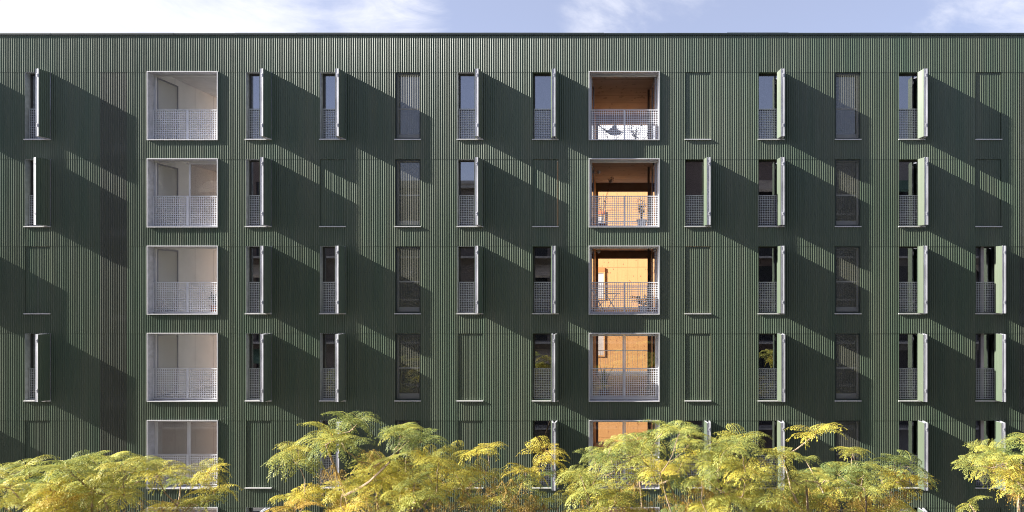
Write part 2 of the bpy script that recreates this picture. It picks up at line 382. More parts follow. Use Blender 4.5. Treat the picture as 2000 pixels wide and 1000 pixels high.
for r in range(7):
    t, b = bounds[r], bounds[r+1]
    blocks = sorted([(a, c, 'o') for a, c in openings] + [(a, c, 's') for a, c in strips]) if r < 6 else []
    x = XL
    for a, c, k in blocks:
        for p, q in split(x, a): sheet(p, q, t, b)
        if k == 's': sheet(a, c, t, b, M['perf_stair'], 'perforated_sheet')
        else: sheet(a, c, t+133, b)
        x = c
    for p, q in split(x, XR): sheet(p, q, t, b)
# screws along every second rib
for r in range(6):
    mb = MB()
    base = SEAMS[r]
    rows = [base-4, base+51, base+108] + ([base-36] if r == 0 else [])
    for py in rows:
        z = Z(py); k0 = int(X(-40)/PITCH)
        for k in range(k0, int(X(2040)/PITCH), 2):
            x = (k+.59)*PITCH; px = x*PXM + PX0
            if py > base and (any(a < px < c for a, c in openings) ): continue
            if any(a < px < c for a, c in strips): continue
            mb.box(x-.009, x+.009, DEPTH-.008, DEPTH-.0005, z-.009, z+.009)
    o = mb.build('screw_heads', M['screw'], B); o['kind'] = 'stuff'
# roof flashing in lengths
for i, (a, b) in enumerate(split(XL, XR, 118)):
    mb = MB(); dz = random.uniform(-.012, .010); j = random.uniform(-.002, .002)
    mb.box(X(a)+.002, X(b)-.002, -.027+j, .40, Z(ROOF)-.0, Z(64.2)+dz)
    mb.box(X(a)+.002, X(b)-.002, -.034+j, .005, Z(67)+.001, Z(64.6)+dz)
    mb.build('roof_flashing', M['cap'], B)
# opaque structural wall behind the sheets, with the openings left free
mb = MB()
for r in range(7):
    t, b = bounds[r], bounds[r+1]
    if r == 6: mb.box(X(XL), X(XR), .03, .16, Z(b), Z(t)); continue
    x = XL
    for a, c, k in sorted([(a, c, 'o') for a, c in openings] + [(a, c, 's') for a, c in strips]):
        mb.box(X(x), X(a)-.003, .03, .16, Z(b), Z(t))
        if k == 'o': mb.box(X(a)-.003, X(c)+.003, .03, .16, Z(b), Z(t+133.3))
        x = c
    mb.box(X(x), X(XR), .03, .16, Z(b), Z(t))
mb.box(X(XL), X(XR), .03, .16, Z(SEAMS[0]), Z(ROOF))
mb.build('structural_wall', M['steel_dark'], B)
# stairwells behind the perforated strips
for a, c in strips:
    st = MB(); x0, x1 = X(a)-.25, X(c)+.20
    st.box(x0-.9, x1, 2.2, 2.3, Z(1161), Z(138)); st.box(x0-1.0, x0-.9, .17, 2.2, Z(1161), Z(138)); st.box(x1, x1+.08, .17, 2.2, Z(1161), Z(138))
    st.box(x0-1.0, x1+.08, .17, 2.3, Z(138)+.001, Z(130)); sw = st.build('stairwell_wall', M['stairwall'], B)
    for r in range(6):
        sl = MB(); zf = Z(SEAMS[r]+136)
        sl.box(x0-.9, x1-.002, .5, 2.2, zf-.22, zf); sl.build('landing', M['concrete'], sw)
        rl = MB()
        for hh in (.5, 1.0): rl.box(x0-.9, x1-.002, .50, .54, zf+hh-.03, zf+hh)
        rl.build('handrail', M['steel_dark'], sw)
        wn_ = MB(); wn_.box(x0+.5, x1-.05, 2.14, 2.19, zf+.2, zf+2.2); wn_.build('notice_panel', M['curtain'], sw)

# --- shared window meshes, local x 0..W, y 0 = sheet crest, z 0..H
T = .012
def ring(mb, x0, x1, z0, z1, y0, y1, t):
    mb.box(x0, x0+t, y0, y1, z0, z1); mb.box(x1-t, x1, y0, y1, z0, z1)
    mb.box(x0+t, x1-t, y0, y1, z1-t, z1); mb.box(x0+t, x1-t, y0, y1, z0, z0+t)
def mesh_of(name, mats, fn):
    mb = MB(); fn(mb); return mb.mesh(name, mats)
SL = .034
me_lining = mesh_of('window', M['galv'], lambda m: ring(m, 0, W, SL, H, .004, .28, .008))
me_liningc = mesh_of('window', M['paint'], lambda m: ring(m, 0, W, SL, H, .004, .28, .008))
me_sill = mesh_of('sill', M['sill'], lambda m: (m.box(-.018, W+.018, -.043, .02, 0, SL-.002), m.box(.002, W-.002, .0205, .279, .004, SL-.004)))
def f_frame(m): ring(m, T+.001, W-T-.001, SL+T+.001, H-T-.001, .225, .275, .05)
me_frame = mesh_of('window_frame', M['dark_frame'], f_frame)
def f_frame2(m):
    f_frame(m); m.box(T+.051, W-T-.051, .228, .272, 1.10, 1.15)
me_frame2 = mesh_of('window_frame', M['white_metal'], f_frame2)
me_room2 = None
me_pane = mesh_of('pane', M['glass'], lambda m: m.box(T+.051, W-T-.051, .248, .256, SL+T+.051, H-T-.051))
def f_rail(m, w=W, pitch=.060, bar=.015, y=.15, h0=.06, h1=1.115, mid=False, x0=.03):
    x1 = w - .02
    m.box(x0, x1, y-.012, y+.02, h1-.028, h1); m.box(x0, x1, y-.012, y+.02, h0, h0+.022)
    m.box(x0, x0+.022, y-.012, y+.02, h0+.022, h1-.028); m.box(x1-.022, x1, y-.012, y+.02, h0+.022, h1-.028)
    if mid: m.box(w/2-.012, w/2+.03, y-.012, y+.03, h0+.022, h1-.028)
    n = round((x1-x0-.044)/pitch); p = (x1-x0-.044)/n
    for i in range(1, n): m.box(x0+.022+i*p-bar/2, x0+.022+i*p+bar/2, y, y+.005, h0+.022, h1-.028)
    n = round((h1-h0-.05)/pitch); p = (h1-h0-.05)/n
    for i in range(1, n): m.box(x0+.022, x1-.022, y+.001, y+.006, h0+.022+i*p-bar/2, h0+.022+i*p+bar/2)
me_rail = mesh_of('mesh_railing', M['rail'], f_rail)
M['rail_sunlit'] = simple('galvanised mesh painted sunlit', (0.70, 0.70, 0.71), rough=0.5, metal=0.1, var=0.05)  # loggia copy of the mesh, sunlight put into its paler colour
me_lrail = mesh_of('mesh_railing', M['rail_sunlit'], lambda m: f_rail(m, LW, .0745, .020, .25, mid=True, x0=.0225))
LEAF = .436
def f_leaf(m):
    z0, z1 = SL+.012, H-.012
    m.mi = 0; corr(m, -LEAF+.004, -.004, z0, z1, -DEPTH-.002, phase=.02)
    m.mi = 1; ring(m, -LEAF, 0, z0, z1, .0, .05, .045)
    m.mi = 0; m.box(-LEAF+.046, -.046, .02, .03, z0+.046, z1-.046)
    m.mi = 1
    for hz in (.37, z1-.27): m.box(-LEAF-.010, -LEAF-.001, .030, .066, hz, hz+.11)
    m.mi = 2
    for hz in (.41, z1-.23): m.box(-LEAF-.016, -LEAF-.0105, .040, .058, hz, hz+.03)
me_leaf = mesh_of('shutter_leaf', [M['paint'], M['edge'], M['steel_dark']], f_leaf)
def f_perf(m):
    m.mi = 0; corr(m, .045, W-.045, SL+.045, H-.045, .022)
    m.mi = 1; ring(m, .02, W-.02, SL+.02, H-.02, .036, .075, .03)
me_perf = mesh_of('perforated_panel', [M['perf'], M['cap']], f_perf)
def f_room(m, x0, x1, y0, y1, z0, z1, ox0, ox1, oz0, oz1):
    m.quad((x0,y1,z0),(x1,y1,z0),(x1,y1,z1),(x0,y1,z1)); m.quad((x0,y0,z0),(x0,y1,z0),(x0,y1,z1),(x0,y0,z1)); m.quad((x1,y0,z0),(x1,y1,z0),(x1,y1,z1),(x1,y0,z1))
    m.quad((x0,y0,z0),(x1,y0,z0),(x1,y1,z0),(x0,y1,z0)); m.quad((x0,y0,z1),(x1,y0,z1),(x1,y1,z1),(x0,y1,z1))
    m.quad((x0,y0,z0),(ox0,y0,z0),(ox0,y0,z1),(x0,y0,z1)); m.quad((ox1,y0,z0),(x1,y0,z0),(x1,y0,z1),(ox1,y0,z1))
    m.quad((ox0,y0,z0),(ox1,y0,z0),(ox1,y0,oz0),(ox0,y0,oz0)); m.quad((ox0,y0,oz1),(ox1,y0,oz1),(ox1,y0,z1),(ox0,y0,z1))
me_room = mesh_of('room', M['interior'], lambda m: f_room(m, -.55, W+.6, .281, 2.6, .02, H+.2, 0, W, SL, H))
def f_curtain(m):
    n = 26
    for i in range(n):
        xa, xb = .26+(W-.34)*i/n, .26+(W-.34)*(i+1)/n
        ya, yb = .34+.018*math.sin(i*2.1), .34+.018*math.sin((i+1)*2.1)
        m.quad((xa, ya, .3), (xb, yb, .3), (xb, yb, H-.22), (xa, ya, H-.22))
me_curtain = mesh_of('curtain', M['curtain'], f_curtain)
me_box = mesh_of('low_panel', M['white_metal'], lambda m: m.box(.08, W-.08, .21, .224, .10, .24))

for cname, px in COLS.items():
    for r in range(6):
        s = STATE[cname][r]
        base = Vector((X(px), 0, Z(SEAMS[r]+133)))
        w = link('window', me_lining if s in 'OW' and px < 1000 else me_liningc, B, base)
        link('sill', me_sill, w)
        if s in 'OWP':
            link('window_frame', me_frame2 if s == 'P' else me_frame, w); link('pane', me_pane, w); link('room', me_room, w)
        if s in 'OW': link('mesh_railing', me_rail, w)
        if s == 'P':
            link('perforated_panel', me_perf, w); link('low_panel', me_box, w)
            link('curtain', me_curtain, w)
        if s == 'C':
            xh = W - T - .006
            link('shutter_leaf', me_leaf, w, (xh, .038, 0)); link('shutter_leaf', me_leaf, w, (xh-LEAF+.004, .0384, 0))
        if s in 'OW':
            tilt = R(21 if s == 'W' else 6 + random.uniform(-2.4, 2.4) + (3 if cname == 'A' and r == 3 else 0))
            hx, hy = W - .02, .0
            link('shutter_leaf', me_leaf, w, (hx, hy, 0), R(90) - tilt)
            # tip of the first leaf: u = -x axis rotated
            a = R(90) - tilt
            tip = Vector((hx - LEAF*math.cos(a), hy - LEAF*math.sin(a)))
            nrm = Vector((-math.sin(a), math.cos(a)))      # leaf inner side
            off = .112
            p2 = tip + nrm*off*1.0
            link('shutter_leaf', me_leaf, w, (p2.x, p2.y, 0), -R(90) - tilt + R(12.5))

# --- loggias
CE = .22                                            # ceiling above the opening head
def f_llin(m): ring(m, 0, LW, 0, H+.015, -.045, .33, .02)
me_llin = mesh_of('loggia', M['galv'], f_llin)
me_ledge = mesh_of('edge_trim', M['white_metal'], lambda m: ring(m, -.006, LW+.006, -.006, H+.021, -.05, -.0455, .026))
HP = .06
def f_lf(m): ring(m, .021, LW-.021, .021, H-.006, .332, .385, .055)
me_lframe = mesh_of('window_frame', M['white_metal'], f_lf)
def f_door(m, w, hw):
    m.mi = 0; ring(m, 0, w, .08, H-.066, 0, .045, .05)
me_doorf = mesh_of('glazed_door', M['white_metal'], lambda m: f_door(m, 1.13, 0))
me_doorfg = mesh_of('glazed_door', M['grey_frame'], lambda m: f_door(m, 1.13, 0))
me_doorp = mesh_of('pane', M['clear'], lambda m: m.box(.051, 1.079, .018, .024, .131, H-.117))
me_doorf3 = mesh_of('pane', M['painted_light'], lambda m: m.box(.051, 1.079, .018, .024, .131, H-.117))
me_doorp2 = mesh_of('pane', glass_mat('slightly reflective glazing', .05, (.84, .82, .80)), lambda m: m.box(.051, 1.079, .018, .024, .131, H-.117))
def door(parent, x, y, ang, closed, grey=False):
    d = link('glazed_door', me_doorfg if grey else me_doorf, parent, (x, y, 0), ang)
    return d
for cname, px in LOGG.items():
    for r in range(6):
        base = Vector((X(px), 0, Z(SEAMS[r]+133.3)))
        w = link('loggia', me_llin, B, base)
        link('edge_trim', me_ledge, w); link('mesh_railing', me_lrail, w)
        # glazing panes are sub-parts, so the doors are joined frames with a pane beside them
        link('window_frame', me_lframe, w)
        def leaf(x, y, ang, closed):
            link('glazed_door', me_doorf if closed else me_doorfg, w, (x, y, 0), ang)
            link('pane', me_doorp2 if closed else (me_doorf3 if cname == 'C' else me_doorp), w, (x, y, 0), ang)
        left_open = r <= (3 if cname == 'C' else 2)
        right_open = (r != 1 and r < 4) if cname == 'C' else r <= 2
        if r == 5: left_open = right_open = False
        if left_open: leaf(.085, .39, R(88), False)
        else: leaf(.078, .336, 0, True)
        if right_open: leaf(LW-.10 if cname == 'I' else LW-.05, .39, R(93), False)
        else: leaf(LW/2+.005, .336, 0, True)
        wall_m = M['board'] if cname == 'C' else M['wood']
        ceil_m = M['concrete'] if cname == 'C' else M['bounce_warm_concrete']
        dep = 4.9 if cname == 'C' else 7.6
        x0, x1 = -.02, LW+.02
        top = H + CE
        q = MB(); q.box(x0-.12, x0, .39, dep, 0, top); q.build('side_wall', wall_m, w)
        if cname == 'C':
            for k in range(0, 4):
                j = MB(); j.box(x0-.001, x0+.003, k*1.25+.3, k*1.25+.306, .01, top-.01); j.build('wall_joint', M['grey_frame'], w)
        q = MB(); q.box(x1, x1+.12, .39, dep, 0, top); q.build('side_wall', wall_m, w)
        q = MB(); q.box(x0-.12, x1+.12, .335, dep, top, top+.2); q.build('ceiling', ceil_m, w)
        q = MB(); q.box(x0-.12, x1+.12, .335, .389, H+.016, top); q.box(x0-.12, x0, .335, .389, 0, H+.016); q.box(x1, x1+.12, .335, .389, 0, H+.016); q.build('lintel', M['concrete'], w)
        q = MB(); q.box(x0-.12, x1+.12, .335, dep, -.2, -.001); q.build('floor', M['blue_floor'], w)
        if cname == 'I':
            q = MB(); q.box(x0, x1, dep-.25, dep, H-.14, top-.002); q.build('back_beam', M['beam'] if r else M['bounce_warm_concrete'], w)
            q = MB(); q.box(x0+.002, x0+.10, dep-.2, dep-.08, 0, H-.14); q.box(x1-.10, x1-.002, dep-.2, dep-.08, 0, H-.14); q.build('back_post', M['grey_frame'], w)
            q = MB(); q.box(x1-.32, x1-.24, 3.0, 3.1, 0, top-.002); q.box(x1-.16, x1-.10, 2.0, 2.06, 0, top-.002); q.build('inner_post', M['beam'], w)
            if r in (1, 2, 3):
                q = MB()
                q.box(x0-1, x1+1, dep+1.2, dep+1.23, .96, 1.0)
                for i in range(40): q.box(x0-1+i*.115, x0-1+i*.115+.012, dep+1.205, dep+1.215, .05, .96)
                q.box(x0-1, x1+1, dep+1.0, dep+1.25, -.2, .0)
                q.build('gallery_railing', M['rail'], w)
            if r in (1, 2):
                q = MB()
                for zz in range(7):
                    a = zz/6*math.pi
                q.lathe([(.001, -.07), (.05, -.05), (.07, 0), (.05, .05), (.001, .07)], 12, .26, 2.4)
                for i, v in enumerate(q.v): q.v[i] = (v[0], v[1], v[2] + 2.28)
                q.box(.0, .26, 2.385, 2.415, 2.27, 2.29)
                q.build('wall_lamp', M['white_pot'], w)

# --- timber wing across the courtyard, its angle made up so the sun brightens the boards
WY = 13.0; wrot = R(-18)
wing = thing('timber_wing', 'pine boarded wing across the courtyard, seen through the open loggia rooms', 'building', (0.3, WY, 0), wrot)
zt = ZC + .178*38
bw = .55
core = MB(); core.box(-5.5, 5.5, .06, .5, 0, zt); core.build('wall', M['bounce_warm_concrete'], wing)
for i in range(20):
    for k in range(7):
        z0 = .02 + k*3.0016; z1 = z0 + 2.99
        if z1 > zt: z1 = zt
        if z1 - z0 < .3: continue
        b_ = MB(); b_.box(-5.5+i*bw+.004, -5.5+(i+1)*bw-.004, random.uniform(0, .006), .055, z0, z1); b_.build('board', M['wood'], wing)
top_ = MB(); top_.box(-5.5, 5.5, .12, .6, zt+.001, zt+2.5); top_.build('white_sky_backdrop', M['white_pot'], wing)  # added white wall, stands in for overexposed sky behind the top loggia
for r in (1, 2, 3, 4):
    zf = Z(SEAMS[r]+133)
    q = MB(); q.mi = 0; ring(q, -1.95, -1.25, zf+.25, zf+1.75, -.06, -.01, .07); q.mi = 1; q.box(-1.95, -1.25, -.07, -.01, zf+1.76, zf+1.95); q.mi = 2; q.box(-1.88, -1.32, -.03, -.012, zf+.32, zf+1.68)
    f = q.build('window', [M['wood'], M['orange'], M['interior']], wing)

cw = thing('bounce_block', 'added unseen white block that bounces sunlight into the left loggias', 'building', (-20, 20, 0), R(-22))  # added out of view to throw sunlight into the left loggia rooms
q = MB(); q.box(-9, 9, 0, 6, 0, 21); q.build('wall', M['white_pot'], cw)
q = MB(); q.box(-9.2, 9.2, -.2, 6.2, 21.001, 21.25); q.build('roof', M['grey_render'], cw)
# ------------------------------------------------------------------ things in the loggias
def at(px, py, y): return P(px, py, y)
ROWZ = [Z(SEAMS[r]+133.3) for r in range(6)]
IX = X(LOGG['I'])
def leaf_quad(mb, p, d, n, l, w):
    d = d.normalized(); s = d.cross(n)
    if s.length < .01: s = d.cross(Vector((1, 0, 0.1)))
    s.normalize(); a = p + d*l*.45
    i = len(mb.v); mb.v += [tuple(p), tuple(a+s*w/2), tuple(p+d*l), tuple(a-s*w/2)]; mb.f.append((i, i+1, i+2, i+3)); mb.m.append(mb.mi)
def rv(): return Vector((random.uniform(-1, 1), random.uniform(-1, 1), random.uniform(-1, 1)))
def pot(parent, r0, r1, h, mat):
    p = MB(); p.lathe([(.001, 0), (r0, 0), (r1, h), (r1+.012, h), (r1+.012, h-.03), (r1-.02, h-.025), (.001, h-.03)], 20); p.build('pot', mat, parent)
def ficus(px, z, y, label, potmat, h, spread, nleaf, ll, ph=.34, pr=.17, seed=1, name='potted_plant'):
    random.seed(seed)
    c = at(px, 500, y); t = thing(name, label, 'plant', (c.x, y, z))
    pot(t, pr*.75, pr, ph, potmat)
    s = MB(); lf = MB()
    for k in range(9):
        a = random.uniform(0, 6.28); top = Vector((math.cos(a)*spread*random.uniform(.3, 1), math.sin(a)*spread*random.uniform(.3, 1), ph + h*random.uniform(.5, 1)))
        mid = top*.5 + Vector((0, 0, ph*.4)); s.tube([(0, 0, ph-.04), mid, top], [.010, .007, .003], 5)
        for j in range(nleaf//9):
            u = random.uniform(.35, 1); p = (mid.lerp(top, (u-.35)/.65)) + rv()*.06
            leaf_quad(lf, p, rv()+Vector((0, 0, -.3)), rv(), ll*random.uniform(.7, 1.2), ll*.45)
    s.build('stem', M['twig'], t); o = lf.build('leaves', M['plant'], t); o['kind'] = 'stuff'
    return t
ficus(1253.5, ROWZ[1], .75, 'leafy green bush in a round white pot on the loggia one floor below the top', M['white_pot'], .80, .20, 150, .075, ph=.33, pr=.175, seed=3)
ficus(1246, ROWZ[0], 2.2, 'spiky dark shrub in the top floor loggia beside the canvas chair', M['terracotta'], .70, .48, 260, .065, ph=.32, pr=.16, seed=5)
# bare sapling
random.seed(12)
c = at(1176, 440, .9); t = thing('potted_sapling', 'tall nearly leafless sapling at the left of the loggia one floor below the top', 'plant', (c.x, .9, ROWZ[1]))
pot(t, .10, .14, .22, M['terracotta'])
s = MB(); lf = MB()
def stem(pts, r0):
    n = len(pts); s.tube(pts, [r0*(1-.7*i/(n-1)) for i in range(n)], 5)
    for i in range(1, n):
        for _ in range(7):
            p = Vector(pts[i-1]).lerp(Vector(pts[i]), random.random()) + rv()*.06
            leaf_quad(lf, p, rv(), rv(), .06, .035)
stem([(0, 0, .2), (.02, 0, .5), (.10, 0, .9), (.16, .02, 1.25), (.30, .0, 1.75)], .012)
stem([(.02, 0, .5), (-.10, 0, .8), (-.14, 0, 1.2)], .008); stem([(0, 0, .3), (.12, .0, .7), (.1, 0, 1.05)], .008)
stem([(-.3, 0, .1), (-.36, 0, .5), (-.33, 0, .9)], .008)
for _ in range(26): leaf_quad(lf, Vector((.32, 0, 1.77))+rv()*.09, rv(), rv(), .08, .05)
s.build('stem', M['twig'], t); o = lf.build('leaves', M['twig'], t); o['kind'] = 'stuff'
# broad-leaf plant
random.seed(4)
c = at(1256.5, 600, .7); t = thing('potted_plant', 'arching glossy plant in a white pot beside the bistro table', 'plant', (c.x, .7, ROWZ[2]))
pot(t, .12, .165, .27, M['white_pot'])
for k, (dx, dz) in enumerate([(-.45, .38), (-.38, .22), (-.15, .15), (-.03, .28), (.06, .42), (.20, .30), (.10, .12), (-.2, .36), (.25, .42)]):
    f = MB(); n = 7; p0 = Vector((0, 0, .26)); p1 = Vector((dx*.4, random.uniform(-.05, .05), .26+dz*1.0)); p2 = Vector((dx, random.uniform(-.1, .1), .26+dz*.85))
    pts = [(p0.lerp(p1, i/6)).lerp(p1.lerp(p2, i/6), i/6) for i in range(7)]
    f.tube(pts, [.006]*6+[.002], 4)
    for i in range(2, 7):
        for sgn in (-1, 1): leaf_quad(f, pts[i], Vector((dx*.5, sgn*.4, .25*sgn+.05)), Vector((0, 1, .3)), .11, .045)
    f.build('frond', M['plant'], t)
# aloe
random.seed(6)
c = at(1180, 760, .7); t = thing('potted_aloe', 'spiky aloe in a terracotta pot behind the closed loggia glazing', 'plant', (c.x, .85, ROWZ[3]))
pot(t, .13, .18, .30, M['terracotta'])
for k in range(11):
    a = random.uniform(0, 6.28); e = random.uniform(.15, .5); hh = random.uniform(.5, .95)
    tip = Vector((math.cos(a)*e, math.sin(a)*e, .3+hh)); mid = Vector((math.cos(a)*e*.35, math.sin(a)*e*.35, .3+hh*.5))
    f = MB(); f.tube([(0, 0, .28), mid, tip], [.03, .022, .003], 5); f.build('spike', M['plant'], t)
ficus(420, ROWZ[2], .75, 'small green plant in a terracotta pot inside the left hand concrete loggia', M['terracotta'], .45, .16, 90, .09, ph=.30, pr=.17, seed=9)
# bistro table
c = at(1194, 600, .75); t = thing('bistro_table', 'round white folding bistro table with crossed legs on the loggia', 'table', (c.x, .75, ROWZ[2]))
q = MB(); q.lathe([(.001, .70), (.31, .70), (.32, .712), (.31, .724), (.001, .724)], 28); q.build('table_top', M['white_pot'], t)
for sy in (-.17, .17):
    for sx in (-1, 1):
        q = MB(); q.tube([(-sx*.20, sy, .70), (sx*.24, sy, .0)], .011, 6); q.build('leg', M['white_pot'], t)
q = MB(); q.tube([(-.2, -.17, .16), (-.2, .17, .16)], .008, 5); q.tube([(.16, -.17, .16), (.16, .17, .16)], .008, 5); q.build('stretcher', M['white_pot'], t)
# folding chair
c = at(1170, 600, .8); t = thing('folding_chair', 'pale folding chair left of the bistro table', 'chair', (c.x, .8, ROWZ[2]))
for k in range(5):
    q = MB(); q.box(-.17+k*.082, -.17+k*.082+.062, -.19, .19, .44, .455); q.build('seat_slat', M['white_pot'], t)
for sy in (-.20, .20):
    q = MB(); q.tube([(.20, sy, 0), (-.22, sy, .86)], .011, 6); q.build('leg', M['white_pot'], t)
    q = MB(); q.tube([(-.24, sy, 0), (.17, sy, .44)], .011, 6); q.build('leg', M['white_pot'], t)
for zz in (.66, .76):
    q = MB(); q.box(-.20-(zz-.66)*.5, -.185-(zz-.66)*.5, -.20, .20, zz, zz+.06); q.build('back_slat', M['white_pot'], t)
q = MB(); q.tube([(-.2, -.2, .05), (-.2, .2, .05)], .008, 5); q.build('stretcher', M['white_pot'], t)
# butterfly chair
c = at(1192, 260, 1.3); t = thing('butterfly_chair', 'pale canvas butterfly chair in the top floor loggia', 'chair', (c.x, 1.3, ROWZ[0]), R(28))
q = MB(); n = 14
def bf(u, v):          # u across, v from front (0) to back (1); sling dips in the middle, horns at four corners
    x = (u-.5)*.80*(.75 + .35*abs(v-.4)); yv = (v-.5)*.75
    corner = (abs(u-.5)*2)**2
    z = .36 + .20*corner*(1-v) + v**1.5*(.34+.30*corner)
    return (x, yv, z)
for i in range(n):
    for j in range(n):
        q.quad(bf(i/n, j/n), bf((i+1)/n, j/n), bf((i+1)/n, (j+1)/n), bf(i/n, (j+1)/n))
q.build('canvas_sling', M['canvas'], t)
for (a, b, c2) in (((-.42, -.36, .57), (.1, .1, .02), (.36, .34, .02)), ((.42, -.36, .57), (-.1, .1, .02), (-.36, .34, .02)), ((-.42, .36, .99), (.0, -.2, .02), (.34, -.3, .02)), ((.42, .36, .99), (0, -.2, .02), (-.34, -.3, .02))):
    q = MB(); q.tube([a, b, c2], .009, 6); q.build('frame_rod', M['steel_dark'], t)

# ------------------------------------------------------------------ buildings across the street (behind the camera, seen in the panes)
def opp(x0, x1, top, mat, label, seed, floor=3.05, wcol='awning'):
    random.seed(seed)
    cx = (x0+x1)/2; w = x1-x0
    t = thing('street_building', label, 'building', (cx, -27, 0), R(180))
    nb = max(2, int(w/3.2)); pitch = w/nb; nf = int((top-4)/floor)
    a = MB(); a.box(-w/2, w/2, .16, 9, 0, top); a.build('wall', mat, t)
    wl = MB()
    for f in range(nf):
        z0 = 4+f*floor
        for b in range(nb):
            xx = -w/2+b*pitch
            wl.box(xx, xx+pitch*.28, 0, .16, z0, z0+floor); wl.box(xx+pitch*.72, xx+pitch, 0, .16, z0, z0+floor)
            wl.box(xx+pitch*.28, xx+pitch*.72, 0, .16, z0+2.35, z0+floor)
    wl.box(-w/2, w/2, 0, .16, 4+nf*floor, top); wl.box(-w/2, w/2, -.02, .16, 0, 4)
    wl.build('facade', mat, t)
    for f in range(nf):
        z0 = 4+f*floor
        for b in range(nb):
            xx = -w/2+b*pitch
            g_ = MB(); g_.box(xx+pitch*.28+.01, xx+pitch*.72-.01, .10, .15, z0+.01, z0+2.34); wo = g_.build('window', M['darkglass'], t)
            if random.random() < .45:
                q = MB(); q.mi = 0; q.quad((xx+pitch*.2, 0, z0+2.45), (xx+pitch*.8, 0, z0+2.45), (xx+pitch*.8, -1.0, z0+1.7), (xx+pitch*.2, -1.0, z0+1.7)); q.quad((xx+pitch*.2, -1.0, z0+1.7), (xx+pitch*.8, -1.0, z0+1.7), (xx+pitch*.8, -1.0, z0+1.5), (xx+pitch*.2, -1.0, z0+1.5))
                q.build('awning', M[random.choice(['awning', 'awning', 'awning_green'])], t)
        q = MB(); q.box(-w/2+.4, w/2-.4, -1.0, -.001, z0-.16, z0-.02); bs = q.build('balcony', M['cornice'], t)
        q = MB(); q.box(-w/2+.4, w/2-.4, -.98, -.96, z0+.95, z0+1.0)
        for i in range(int((w-.8)/.13)): q.box(-w/2+.4+i*.13, -w/2+.42+i*.13, -.975, -.965, z0-.02, z0+.95)
        q.build('balustrade', M['steel_dark'], bs)
    q = MB(); q.box(-w/2-.15, w/2+.15, -.45, .3, top-.5, top-.22); q.box(-w/2-.2, w/2+.2, -.6, .3, top-.22, top); q.build('cornice', M['cornice'], t)
opp(-62, -24, ZC+10.2, M['brick'], 'brown rendered street block with awnings, tallest on the left', 31)
opp(-24, -4.5, ZC+7.6, M['beige'], 'beige street block with a pale stone cornice', 32)
opp(-4.5, 12, ZC+9.8, M['brick'], 'brown street block with scalloped cream awnings', 33)
opp(12, 44, ZC+10.6, M['grey_render'], 'grey rendered street block with long balconies', 34)
# side-step room for the camera: it stands in front of these facades, over the street

# ------------------------------------------------------------------ trees
def frond(rng, L_, mb, tint, az, e0, droop, origin):
    """bipinnate leaf: rachis, side stalks, leaflets"""
    ca, sa = math.cos(az), math.sin(az)
    out_ = Vector((ca, sa, 0)); side = Vector((-sa, ca, 0)); up = Vector((0, 0, 1))
    n = 8; p = Vector(origin); pts = [p.copy()]; dirs = []
    for i in range(n):
        a = e0 - droop*(i/n)**1.1
        d = out_*math.cos(a) + up*math.sin(a); dirs.append(d); p = p + d*L_/n; pts.append(p.copy())
    base_t = rng.uniform(-.10, .14)
    def lf(p, d, nrm, l, w, tt):
        s = d.cross(nrm)
        if s.length < 1e-3: return
        s.normalize(); a = p + d*l*.42
        i = len(mb.v); mb.v += [tuple(p), tuple(a+s*w/2), tuple(p+d*l), tuple(a-s*w/2)]; mb.f.append((i, i+1, i+2, i+3)); tint.extend([tt]*4)
    for i in range(1, n+1):
        p = pts[i]; d = dirs[i-1]; nrm = side.cross(d).normalized()*-1
        t = i/n
        pl = L_*.34*math.sin(math.pi*(.22+.70*t)) if i < n else L_*.22
        for sg in (-1, 1):
            if i == n and sg == 1: pd0 = d
            else: pd0 = (side*sg*1.0 + d*.75 - up*.10).normalized()
            pp = p.copy(); m = max(3, int(pl/.042)); step = pl/m
            for k in range(m):
                a = pd0 - up*(.50*k/m) + rv2(rng)*.05; a.normalize(); pp = pp + a*step
                for s2 in (-1, 1):
                    ld = (side.cross(a).cross(a)*0 + a*.65 + (d if abs(sg) else side)*s2*.55 + rv2(rng)*.16 - up*.15).normalized()
                    lf(pp, ld, nrm + rv2(rng)*.30, rng.uniform(.048, .070), rng.uniform(.015, .022), max(0, base_t + rng.uniform(-.09, .09) + .08*k/m))
            lf(pp, (pd0-up*.5).normalized(), nrm, .05, .016, base_t)
    return pts
def rv2(rng): return Vector((rng.uniform(-1, 1), rng.uniform(-1, 1), rng.uniform(-1, 1)))
CL = []
for v in range(9):
    rng = random.Random(100+v); mb = MB(); tint = []; st = MB()
    nf = 7 + v % 3
    for k in range(nf):
        az = 2*math.pi*k/nf + rng.uniform(-.3, .3)
        o0 = Vector((0, 0, rng.uniform(-.06, .04)))
        pts = frond(rng, rng.uniform(.48, .72), mb, tint, az, rng.uniform(.25, .95), rng.uniform(1.1, 1.9), o0)
        i0 = len(st.v); st.tube(pts[:8], [.004]*8, 3, cap=False)
    nl = len(mb.v); nfc = len(mb.f)
    base = len(mb.v); mb.v += st.v; mb.f += [tuple(base+q for q in f) for f in st.f]; tint += [.35]*len(st.v)
    mb.m = [0]*len(mb.f)
    me = mb.mesh('leaf_cluster', M['leaf'])
    at_ = me.attributes.new('tint', 'FLOAT', 'POINT'); at_.data.foreach_set('value', tint)
    CL.append(me)
FR = []
